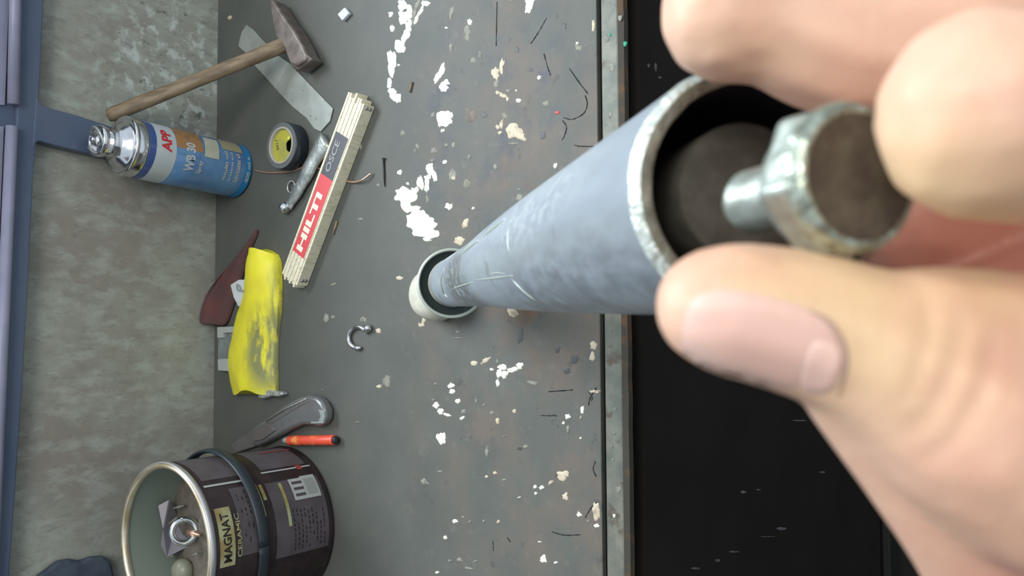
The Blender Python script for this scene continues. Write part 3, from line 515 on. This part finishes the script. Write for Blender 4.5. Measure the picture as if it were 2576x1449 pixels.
# ------------------------------------------------------------------ cutter knife
kn = thing('cutter_knife', atz(730, 1060, 0), 'dark grey snap-off cutter knife with its blade end behind paint tin', 'knife')
ko = [(637, 1076), (677, 1049), (715, 1020), (753, 1000), (777, 994), (797, 998), (811, 1010), (822, 1030), (822, 1052), (815, 1068), (801, 1073), (783, 1069), (760, 1069), (737, 1078), (707, 1094), (671, 1114), (650, 1124), (637, 1122), (630, 1100)]
ko = [(x-4, y) for x, y in ko]
mesh('body', *zprism(ko, .014, .001), MAT['knife'], kn, bevel=.0042, seg=5, sharp=50)
mesh('slide_channel', *zprism([(668, 1064), (715, 1034), (760, 1009), (778, 1005), (780, 1011), (760, 1019), (716, 1045), (690, 1062), (680, 1066)], .0146, .012), MAT['knife2'], kn, smooth=False, bevel=.0005)
mesh('thumb_slider', *zprism([(642, 1078), (668, 1064), (684, 1072), (692, 1083), (660, 1107), (636, 1112)], .0158, .012), MAT['knife2'], kn, smooth=False, bevel=.0012)
tag(mesh('end_cap', *zprism([(800, 1030), (814, 1034), (816, 1050), (812, 1066), (782, 1066), (780, 1061), (800, 1061), (806, 1048)], .0149, .011), MAT['knife_end'], kn, smooth=False, bevel=.0008), 'pale metal end cap')
mesh('highlight_ridge', *tube([atz(668, 1060, .0148), atz(715, 1030, .0150), atz(772, 1002, .0145)], .0007, 8), MAT['rough_steel'], kn)
mesh('blade_guide', *zprism([(640, 1078), (625, 1088), (601, 1103), (578, 1120), (590, 1140), (640, 1124), (652, 1112)], .0075, .003), MAT['knife2'], kn, smooth=False, bevel=.0012)

# ------------------------------------------------------------------ red marker stub
rm = thing('marker', atz(780, 1107, 0), 'short red marker with silver end beside cutter knife', 'marker')
a = Vector(atz(728, 1108, .006)); b = Vector(atz(842, 1107, .006)); dm = (b-a); L_ = dm.length
mesh('barrel', *lathe(a, dm, [(.0050, 0), (.0055, .001), (.0055, L_-.001), (.0050, L_)], 28), MAT['marker'], rm, sharp=40)
tag(mesh('ferrule', *lathe(a-dm.normalized()*.010, dm, [(.0030, 0), (.0042, .004), (.0046, .0098), (.0046, .0102)], 24), MAT['foil'], rm), 'silver ferrule')
tag(mesh('cap', *lathe(b, dm, [(.0045, 0), (.0045, .002), (.0035, .0040), (0, .0040)], 24), MAT['dark'], rm), 'dark end plug')
tag(mesh('barrel_print', *lathe(a+dm.normalized()*.010, dm, [(.00562, 0), (.00562, .014)], 28, cap=False), mat('orange_print', (.85, .32, .08), .4, col2=(.8, .10, .05), scale=160, lo=.45, hi=.55), rm), 'orange lettering patch')

# ------------------------------------------------------------------ small items
hcx = Vector(atz(905, 849, .003)); rk = thing('ring_clip', hcx-Vector((0, 0, .003)), 'shiny open steel ring clip with ball end, alone on bench', 'clip')
R_ = .0122; arc = [hcx+Vector((R_*math.cos(a), R_*math.sin(a), 0)) for a in [math.radians(-38+12*k) for k in range(24)]]
c0 = Vector(atz(900, 849, .003)); 
arc = [Vector(atz(900+23*math.cos(a), 849+27*math.sin(a), .0028)) for a in [math.radians(70+12*k) for k in range(22)]]
mesh('ring', *tube(arc, [.0012]+[.0025]*20+[.0018], 14), MAT['chrome'], rk)
mesh('ball', *lathe(Vector(atz(932, 826, .0)), (0, 0, 1), [(.002, .0002), (.0042, .002), (.0045, .004), (.0036, .0065), (.0015, .0078), (0, .008)], 20), MAT['chrome'], rk)
mesh('neck', *tube([atz(918, 838, .003), atz(928, 830, .003)], .0018, 10), MAT['chrome'], rk)
tag(mesh('plastic_chip', *zprism([(848, 36), (866, 18), (878, 33), (860, 52)], .005, .0003), MAT['card'], smooth=False, bevel=.001), 'small white square plastic chip lying above ruler end', 'chip')
nlq = thing('black_nail', atz(966, 436, 0), 'thin black nail lying on bench right of ruler', 'nail')
mesh('shank', *tube([atz(965, 402, .0012), atz(966, 440, .0012), atz(968, 470, .0010)], [.0010, .0011, .0004], 8), MAT['dark'], nlq)
mesh('head', *lathe(Vector(atz(965, 400, .0021)), Vector(atz(965, 390, .0021))-Vector(atz(965, 400, .0021)), [(.0021, 0), (.0021, .0008)], 12), MAT['dark'], nlq)
tag(mesh('wood_chip', *tube([atz(838, 590, .001), atz(848, 556, .0012)], [.0010, .0016], 6), MAT['wood']), 'thin brown wood chip beside lower half of ruler', 'chip')
for x, y, r_ in ((905, 362, 6), (886, 448, 8), (848, 530, 6)):
    pass

# ------------------------------------------------------------------ paint tin
TB = Vector(atz(722, 1305, 0)); TH = .152; RT = .0815; up = Vector((0, 0, 1))
tin = thing('paint_tin', TB, 'open dark brown paint tin with gold label and gilt rim holding scrap', 'tin')
shell = mesh('body', *lathe(TB, up, [(RT-.003, .0), (RT-.0005, .001), (RT+.0012, .003), (RT-.0003, .0055), (RT, .008), (RT, TH-.008), (RT-.001, TH-.006)], 96, cap=False), MAT['tin'], tin)
mesh('outer_rim', *lathe(TB, up, [(RT-.001, TH-.007), (RT+.0010, TH-.006), (RT+.0018, TH-.003), (RT+.0014, TH-.0006), (RT+.0004, TH+.0002), (RT-.0005, TH-.002)], 96, cap=False), MAT['silverrim'], tin)
tag(mesh('inner_rim', *lathe(TB, up, [(RT-.0002, TH-.001), (RT-.0012, TH+.001), (RT-.0035, TH+.0008), (RT-.0052, TH-.0015), (RT-.0056, TH-.004), (RT-.0048, TH-.006)], 96, cap=False), MAT['goldrim'], tin), 'worn gilt rim')
tag(mesh('inner_wall', *lathe(TB, up, [(RT-.0048, TH-.004), (RT-.003, TH-.009), (RT-.003, .02)], 96, cap=False), MAT['tin_in'], tin), 'grey-green paint coated inside')
V, Fc = lathe(TB, up, [(RT-.0032, .096), (.06, .099), (.045, .1005), (.03, .098), (.015, .101), (0.0001, .100)], 64, cap=False)
V = [Vector(v)+Vector((0, 0, .006*noise.noise(Vector(v)*60))) if i > 64 else Vector(v) for i, v in enumerate(V)]
dirt = mesh('scrap_filling', V, Fc, MAT['tin_dirt'], tin)
def tinhit(px, py, r=RT):
    o = Vector(CAM.tolist()); d = Vector(ray(px, py).tolist()); ox, oy = o.x-TB.x, o.y-TB.y
    a = d.x**2+d.y**2; b = 2*(ox*d.x+oy*d.y); c = ox*ox+oy*oy-r*r; q = b*b-4*a*c
    q = max(q, 0); t = (-b-math.sqrt(q))/(2*a); p = o+d*t
    return math.atan2(p.x-TB.x, -(p.y-TB.y)), p.z
def tp2(nm, m_, pa, pb, lb=None, lift=.0003, n=14):
    t0, h0 = tinhit(*pa); t1, h1 = tinhit(*pb)
    o = mesh(nm, *patch(TB, up, RT+lift, min(t0, t1), max(t0, t1), min(h0, h1), max(h0, h1), n), MAT[m_], shell)
    return tag(o, lb) if lb else o
tA, _ = tinhit(680, 1215); tB_, _ = tinhit(700, 1405)
def pt(nm, m_, t0, t1, h0, h1, lb=None, lift=.0003):
    o = mesh(nm, *patch(TB, up, RT+lift, t0, t1, h0, h1, max(3, int((t1-t0)*16))), MAT[m_], shell); return tag(o, lb) if lb else o
pt('label_panel', 'tin2', tB_, tA, .008, .076, 'mauve grey text panel')
pt('label_panel', 'tin2', tB_+.15, tA+.02, .088, .118, 'upper mauve grey panel')
pt('label_panel', 'tin2', tA+.22, tA+.80, .012, .070, 'side text panel')
pt('label_panel', 'tin2', tA+.20, tA+.85, .095, .140, 'upper side panel', .0002)
g0, gh0 = tinhit(530, 1425); g1, gh1 = tinhit(545, 1280)
pt('gold_label', 'gold', min(g0, g1)-.05, max(g0, g1), TH-.027, TH-.010, 'gold name plate', .0006)
mesh('lettering', *cyl_text('MAGNAT', TB, up, RT+.0010, min(g0, g1)+.0, max(g0, g1)-.07, TH-.023, TH-.014, .02), MAT['print_d'], shell)
mesh('lettering', *cyl_text('CERAMIC', TB, up, RT+.0008, min(g0, g1)+.03, max(g0, g1)-.10, TH-.0345, TH-.0295, .02), MAT['gold'], shell)
pt('gold_bar', 'gold', tA-.22, tA+.0, .080, .084, 'yellow print bar', .0006)
pt('gold_bar', 'yellowp', tA-.60, tA-.03, .0565, .0605, 'yellow print bar', .0007)
pt('gold_bar', 'yellowp', tA-.42, tA+.02, .086, .091, None, .0007)
pt('print_line', 'print_l', tA+.16, tA+.185, .008, .072, 'pale print line', .0005); pt('print_line', 'print_l', tA+.09, tA+.12, .088, .142, None, .0005)
pt('print_line', 'print_r', tA+.13, tA+.21, .020, .027, 'red bar', .0007); pt('print_line', 'print_r', tA+.62, tA+.66, .008, .050, None, .0007)
q0, qh = tinhit(700, 1240); q1, _ = tinhit(700, 1205)
ps = max(q0, q1)
pt('pictogram', 'print_l', ps-.34, ps-.02, .012, .031, 'white pictogram box', .0009)
pt('pictogram', 'grey', ps-.29, ps-.07, .015, .028, None, .0012)
for k in range(4): pt('pictogram_tooth', 'print_l', ps-.34+k*.085, ps-.34+k*.085+.045, .031, .046, None, .0009)
pt('pictogram', 'print_l', ps-.34, ps-.04, .044, .047, None, .0009)
rs = random.Random(3); txt = []
for row in range(11):
    h = .014+row*.0048
    if .054 < h < .063: continue
    t = tB_+.06
    while t < tA-.42 + (.4 if row > 8 else 0):
        l = rs.uniform(.02, .06)
        if rs.random() < .8: txt.append(patch(TB, up, RT+.0006, t, t+l, h, h+.0011, 3))
        t += l+.02
for row in range(5):
    h = .092+row*.005; t = tB_+.30
    while t < tA-.08:
        l = rs.uniform(.02, .06)
        if rs.random() < .7: txt.append(patch(TB, up, RT+.0006, t, t+l, h, h+.0010, 3))
        t += l+.03
o = mesh('small_print', *join(*txt), MAT['print_d'], shell); o['kind'] = 'stuff'; o['label'] = 'rows of tiny dark print'
# dropped bail handle round the tin
bc = TB+Vector((0, -.000, .090)); bp_ = []
for k in range(73):
    t = 2*PI*k/72; r_ = RT+.0030+.0035*max(0, math.sin(t)); bp_.append(bc+Vector((math.sin(t)*r_, -math.cos(t)*r_, .004*math.cos(t)+.006*math.sin(t))))
tag(mesh('bail_handle', *tube(bp_, .0062, 12, .40, (0, -1, 0)), MAT['strap'], tin), 'black band handle resting round the tin')
# things inside
def intin(x, y, z): return Vector(atz(x, y, z))
ri = thing('steel_ring', intin(462, 1338, .112), 'shiny steel ring fitting lying inside the paint tin', 'ring')
c = intin(464, 1336, .112); nn = (Vector(CAM.tolist())-c).normalized()+Vector((0, -.35, .1)); Uq, Vq, Nq = frame(nn)
rpz = [c+(Uq*math.cos(t)+Vq*math.sin(t))*.0122 for t in [k*2*PI/28 for k in range(30)]]
mesh('ring', *tube(rpz, .0035, 12), MAT['chrome'], ri); mesh('tail', *tube([c+(Vector(intin(500, 1345, .108))-c)*t for t in (.3, .7, 1.1)], [.003, .0028, .002], 10), MAT['copper'], ri)
pl = [intin(398, 1272, .118), intin(424, 1258, .110), intin(445, 1300, .098), intin(478, 1372, .100), intin(420, 1402, .112), intin(404, 1372, .116), intin(410, 1330, .116)]
tag(mesh('sheet_scrap', *prism(pl, [p-Vector((0, 0, .0012)) for p in pl]), mat('lilac_sheet', (.22, .21, .245), .45, .3), smooth=False), 'bent lilac grey sheet scrap inside the paint tin', 'scrap')
for i, (p, q, lb) in enumerate([((438, 1278), (463, 1272), 'short pale stick inside the tin nearest its rim top'), ((422, 1320), (446, 1302), 'pale stick inside the tin beside the steel ring'), ((484, 1397), (498, 1392), 'small pale stick inside the tin against its front rim'), ((426, 1402), (438, 1396), 'short stick inside the tin below the lilac scrap')]):
    tag(mesh('stick', *tube([intin(*p, .108), intin(*q, .106)], .0013, 8), MAT['dull_paint']), lb, 'stick')
kb_ = thing('knob', intin(474, 1432, .100), 'round grey-green knob inside the paint tin at bottom of photo', 'knob')
mesh('ball', *lathe(intin(474, 1432, .098), (0, -.2, 1), [(.006, 0), (.0125, .004), (.0135, .009), (.011, .014), (.006, .017), (0, .018)], 28), mat('knob_green', (.24, .25, .19), .35), kb_)
mesh('neck', *lathe(intin(474, 1432, .092), (0, -.2, 1), [(.005, 0), (.0065, .0075)], 16), MAT['dull_paint'], kb_)

# ------------------------------------------------------------------ steel tube, its foot and the bolt
PF = Vector(atz(1136, 712, .055)); PN = Vector(atd(1902, 474, .159)); pax = (PN-PF); PLn = pax.length; pax.normalize()
pipe = thing('steel_tube', PF, 'long bright steel tube rising from bench towards the hand', 'tube')
ro = .0240
rw_ = lambda t, h: .006*noise.noise(Vector((math.cos(t)*4, math.sin(t)*4, h*30)))
Ls0 = .34
mesh('lower_sleeve', *lathe(PF, pax, [(.0185, .0), (.0212, .0015), (.0215, .010), (.0200, .0125), (.0205, .016), (.0205, Ls0-.05), (.0208, Ls0-.02), (.0218, Ls0+.02)], 72), MAT['pipe_low'], pipe, sharp=50)
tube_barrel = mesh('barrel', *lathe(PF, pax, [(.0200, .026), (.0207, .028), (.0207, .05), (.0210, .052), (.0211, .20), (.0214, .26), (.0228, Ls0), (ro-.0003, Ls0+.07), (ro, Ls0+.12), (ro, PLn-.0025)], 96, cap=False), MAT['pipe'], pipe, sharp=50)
tag(mesh('chamfered_edge', *lathe(PF, pax, [(ro, PLn-.0025), (ro-.0006, PLn-.0006), (ro-.0016, PLn)], 128, cap=False, wob=rw_), MAT['bright_rim'], pipe), 'bright battered outer edge')
tag(mesh('cut_end', *lathe(PF, pax, [(ro-.0016, PLn), (ro-.0034, PLn+.0001), (ro-.0040, PLn-.0005)], 128, cap=False, wob=rw_), MAT['rim'], pipe), 'dull cut end of tube wall')
tag(mesh('bore', *lathe(PF, pax, [(ro-.0040, PLn-.0004), (ro-.0042, PLn-.003), (ro-.0042, PLn-.04), (0.0005, PLn-.041)], 96, cap=False), MAT['bore'], pipe), 'dark bore')
tag(mesh('inner_plug', *lathe(PF, pax, [(.0132, PLn-.040), (.0134, PLn-.0052), (.0128, PLn-.0045), (.004, PLn-.0047), (0.0001, PLn-.0047)], 72, cap=False), MAT['plug'], pipe), 'dirty round plug inside the bore')
bo = tube_barrel; pv = BVHTree.FromPolygons([v.co+PF for v in bo.data.vertices], [tuple(p.vertices) for p in bo.data.polygons])
def on_tube(x, y):
    d = Vector(ray(x, y).tolist()); h_ = pv.ray_cast(Vector(CAM.tolist()), d); return h_[0]
for pts, w_ in [([(1136, 727), (1160, 719), (1190, 710)], .0010), ([(1190, 705), (1240, 700), (1290, 693)], .0008), ([(1228, 692), (1248, 687), (1270, 688)], .0007), ([(1158, 642), (1180, 624), (1205, 604)], .0022), ([(1214, 596), (1240, 576), (1272, 550)], .0018), ([(1118, 672), (1110, 705), (1116, 735), (1128, 750)], .0020), ([(1204, 640), (1202, 670), (1206, 700)], .0004), ([(1282, 560), (1277, 600), (1280, 640)], .0005), ([(1285, 700), (1320, 735), (1360, 765)], .0006)]:  # pale strips model the tube's reflection seam and edge glints, plus scratches
    q = [on_tube(p.x, p.y) for p in spline([(a, b, 0) for a, b in pts], 5)]; q = [p for p in q if p]
    if len(q) > 3: tag(mesh('scratch_glint', *tube(q, [w_*.5*math.sin(PI*(i+.6)/(len(q)+.2)) for i in range(len(q))], 6), MAT['cup_lip'], bo), 'pale strip for painted glint and scratches')
# foot
ft = thing('tube_foot', Vector(atz(1085, 740, 0)), 'pale domed foot with flared cup under lower end of steel tube', 'foot')
hb2 = Vector(atz(1086, 740, .020)); hb2.z = 0
mesh('hub', *lathe(hb2, (0, 0, 1), [(.020, .0003), (.0245, .003), (.0262, .010), (.0255, .020), (.022, .029), (.015, .034), (0, .036)], 48), MAT['hub'], ft)
cc = PF-pax*.004+Vector((0.0, .0, -.001))
mesh('cup', *lathe(cc-pax*.006, pax, [(.010, -.008), (.022, -.006), (.0300, .001), (.0310, .006), (.0295, .0066), (.028, .0035), (.022, -.001), (.0001, -.002)], 72, cap=False), MAT['cup'], ft)
tag(mesh('cup_lip', *lathe(cc-pax*.006, pax, [(.0297, .001), (.0313, .0025), (.0317, .006), (.0309, .0078), (.0293, .0074), (.0287, .0055)], 72, cap=False), MAT['cup_lip'], ft), 'pale shiny lip of the cup')

HB = Vector(hc(41.8, -13.4, 103.0)); BE = Vector(hc(33.0, -12.2, 127)); bx = (BE-HB).normalized()
bolt = thing('bolt', HB, 'zinc hexagon bolt with grimy brown head held between thumb and finger', 'bolt')
mesh('head', *lathe(HB, bx, [(.0090, .0006), (.0100, .0018), (.0102, .0050), (.0102, .0066), (.0092, .0074)], 6, a0=.35), MAT['bolt'], bolt, smooth=False, bevel=.0008, seg=3)
tag(mesh('chamfer', *lathe(HB, bx, [(.0078, -.0003), (.0083, -.0004), (.0089, .0001), (.0095, .0013), (.0095, .002)], 64, cap=False, wob=lambda t, h: .012*noise.noise(Vector((math.cos(t)*3, math.sin(t)*3, 1)))), MAT['bolt_edge'], bolt), 'bright chamfered edge')
tag(mesh('face', *lathe(HB, bx, [(0.0001, .0004), (.004, .0003), (.0068, .0001), (.0080, -.0003)], 64, cap=False), MAT['bolt_face'], bolt), 'grimy brown face')
mesh('collar', *lathe(HB, bx, [(.0080, .0070), (.0078, .0086), (.0060, .0092), (.0050, .0115)], 40), MAT['bolt'], bolt, sharp=50)
shp = [(.0045, .0112)]
for k in range(10): shp += [(.0046, .0117+k*.00105), (.0041, .0122+k*.00105)]
shp += [(.0040, .0226), (.0034, .0236), (0.0001, .0238)]
mesh('shank', *lathe(HB, bx, shp, 32), MAT['bolt'], bolt)

# ------------------------------------------------------------------ the hand (one continuous surface)
def chain(pts, step=1.4):
    out = []
    for (a, b) in zip(pts[:-1], pts[1:]):
        a = np.array(a, float); b = np.array(b, float); L = np.linalg.norm(a[:3]-b[:3]); n = max(2, int(L/step))
        for k in range(n): out.append(a+(b-a)*k/n)
    out.append(np.array(pts[-1], float)); return out
CH_ = [
 # thumb: tip, nail, joint, base
 [(25.5, 2.2, 108, 7.6), (28.5, 2.7, 107.2, 8.9), (33, 3.6, 106.5, 9.3), (38, 5.0, 105.8, 9.6), (43, 7.0, 104.8, 9.9), (49, 10.5, 103.5, 10.8), (56, 15.5, 103.5, 13.0), (66, 20, 106, 16.), (84, 26, 114, 20.), (110, 30, 128, 24)],
 [(44, 11.5, 107.5, 8.2), (52, 20.5, 110, 8.8), (62, 32, 114, 10), (80, 50, 124, 14), (115, 48, 138, 22)],
 [(50, 7, 104, 10.), (62, 10.5, 106, 13.), (78, 14, 116, 17), (110, 15, 134, 20)],
 # index finger
 [(50.2, -18.2, 90, 11.6), (58, -18.0, 91.5, 12.0), (68, -18, 95, 12.0), (80, -17, 102, 11.6), (98, -14, 120, 12), (122, -4, 142, 16)],
 # middle finger
 [(36.5, -46, 143, 11.8), (44, -46.5, 143.5, 12.4), (51, -43.0, 143, 13.0), (58, -40.2, 142, 13.2), (72, -39.5, 139, 12.8), (88, -38, 138, 12.4), (108, -28, 148, 13), (126, -12, 156, 17)],
 # ring and little finger, out of the picture
 [(52, -66, 158, 10.6), (66, -67, 156, 11.4), (84, -62, 156, 11.8), (104, -46, 164, 12.5), (128, -22, 168, 17)],
 [(66, -84, 172, 9.0), (80, -82, 172, 9.8), (96, -72, 174, 10.4), (114, -54, 178, 12), (134, -28, 180, 17)],
 # palm and wrist
 [(112, 26, 134, 22), (126, -4, 148, 20), (132, -20, 166, 20), (136, -28, 180, 17)],
 [(82, -14, 172, 14), (100, -10, 172, 16), (122, -6, 172, 18)], [(88, 8, 160, 13), (104, 4, 160, 16)],
 [(96, 8, 140, 10), (110, 0, 148, 14), (120, -10, 158, 16)],
 [(112, 30, 134, 22), (150, 12, 160, 27), (180, 12, 172, 26), (215, 14, 185, 27), (300, 20, 215, 35), (360, 24, 235, 40)],
 [(126, -6, 150, 20), (152, 4, 166, 25), (180, 12, 176, 25)], [(134, -26, 176, 18), (156, 0, 178, 23), (182, 12, 178, 24)],
]
bm = bmesh.new()
for c_ in CH_:
    for q in chain(c_):
        p = Vector(hc(*q[:3])); r_ = q[3]/1000
        bmesh.ops.create_icosphere(bm, subdivisions=2, radius=r_, matrix=Matrix.Translation(p))
me = bpy.data.meshes.new('hand_src'); bm.to_mesh(me); bm.free()
ho = bpy.data.objects.new('hand_src', me); COL.objects.link(ho)
rmh = ho.modifiers.new('r', 'REMESH'); rmh.mode = 'VOXEL'; rmh.voxel_size = .0010; rmh.use_smooth_shade = True
smh = ho.modifiers.new('s', 'SMOOTH'); smh.factor = .5; smh.iterations = 10
dg = bpy.context.evaluated_depsgraph_get(); dg.update()
hm = bpy.data.meshes.new_from_object(ho.evaluated_get(dg)); bpy.data.objects.remove(ho)
# fine relief: knuckle creases of the thumb, fold at the cuticle, soft lumps
def camv(p):
    c = M.T@(np.array(p)-CAM)*1000; return c[0], -c[1], -c[2]
co = np.zeros(len(hm.vertices)*3); hm.vertices.foreach_get('co', co); co = co.reshape(-1, 3)
no = np.zeros(len(hm.vertices)*3); hm.vertices.foreach_get('normal', no); no = no.reshape(-1, 3)
cc_ = ((co-CAM)@M)*1000; X_ = cc_[:, 0]; Y_ = -cc_[:, 1]; Z_ = -cc_[:, 2]
disp = np.zeros(len(co))
def crease(p0, p1, wd, dep, zmax):
    global disp
    p0 = np.array(p0, float); p1 = np.array(p1, float); d = p1-p0; L = np.linalg.norm(d); d /= L
    rx = X_-p0[0]; ry = Y_-p0[1]; s = rx*d[0]+ry*d[1]; t = -rx*d[1]+ry*d[0]
    wgt = np.exp(-(t/wd)**2)*np.clip((s+2)/3, 0, 1)*np.clip((L+2-s)/3, 0, 1)*(Z_ < zmax)
    disp = disp-dep*wgt
crease((50, 4), (45, 16), 1.2, .45, 104); crease((53, 6), (47, 19), .9, .35, 104); crease((47, 2.5), (43.5, 13), .9, .3, 104)
crease((56, 22), (75, 12), 2.0, .7, 108); crease((62, 30), (74, 20), 1.6, .5, 112)
co2 = co+no*(disp/1000)[:, None]
for i in range(len(co2)):
    if X_[i] < 100:
        v = Vector(co2[i])*70; co2[i] += no[i]*.00035*noise.noise(v)
hm.vertices.foreach_set('co', co2.ravel()); hm.update()
hand = thing('hand', hc(112, 20, 140), 'bare hand with thumb and two fingers gripping the bolt at tube mouth', 'hand')
off = Vector(hand.location)
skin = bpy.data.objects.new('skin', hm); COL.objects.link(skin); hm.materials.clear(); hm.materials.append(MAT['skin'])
hm.transform(Matrix.Translation(-off)); skin.parent = hand; hm.polygons.foreach_set('use_smooth', [True]*len(hm.polygons))
bvh = BVHTree.FromPolygons([Vector(v) for v in co2], [tuple(p.vertices) for p in hm.polygons])
def nail(cx, cy, L, Wd, ang, parent, name='thumbnail', liftv=.00045):
    ar = math.radians(ang); V = []; Fc = []; nu, nv = 26, 22
    for i in range(nu+1):
        for j in range(nv+1):
            u = -1+2*i/nu; v = -1+2*j/nv
            # superellipse footprint
            k = (abs(u)**3.0+abs(v)**3.0)**(1/3.0); mx_ = max(abs(u), abs(v)); s = mx_/k if k > 1e-6 else 1
            uu, vv = u*s, v*s; e_ = max(abs(uu)**3+abs(vv)**3, 0)
            x = uu*L/2; y = vv*Wd/2*(1-.10*uu)
            px = cx+x*math.cos(ar)-y*math.sin(ar); py = cy+x*math.sin(ar)+y*math.cos(ar)
            d = Vector(ray(px, py).tolist()); hit = bvh.ray_cast(Vector(CAM.tolist()), d)
            if hit[0] is None: hit = bvh.find_nearest(Vector(atd(px, py, .1).tolist()))
            r_ = max(0, 1-max(abs(u), abs(v))**8); V.append(hit[0]-d.normalized()*(liftv*r_-.00025*(1-r_)))
    for i in range(nu):
        for j in range(nv): a = i*(nv+1)+j; Fc.append((a, a+1, a+nv+2, a+nv+1))
    return V, Fc
NV, NF = nail(1912, 858, 420, 240, 10, hand)
nl_o = mesh('thumbnail', NV, NF, MAT['nail'], skin); tag(nl_o, 'pink thumbnail')
LV, LF = nail(2066, 922, 104, 150, 14, hand, liftv=.00062)
tag(mesh('lunula', LV, LF, MAT['lunula'], nl_o), 'pale half moon of thumbnail')
cuts = [(2030, 778), (2080, 805), (2112, 850), (2126, 900), (2122, 950), (2108, 1000)]
cp = []
for x, y in [(p.x, p.y) for p in spline([(a, b, 0) for a, b in cuts], 5)]:
    d = Vector(ray(x, y).tolist()); h_ = bvh.ray_cast(Vector(CAM.tolist()), d)
    if h_[0]: cp.append(h_[0]-d.normalized()*.0001)
if len(cp) > 3: tag(mesh('cuticle_line', *tube(cp, [.00042*math.sin(PI*(i+.8)/(len(cp)+.6)) for i in range(len(cp))], 8), MAT['cuticle_tone'], skin), 'dark line along the cuticle')
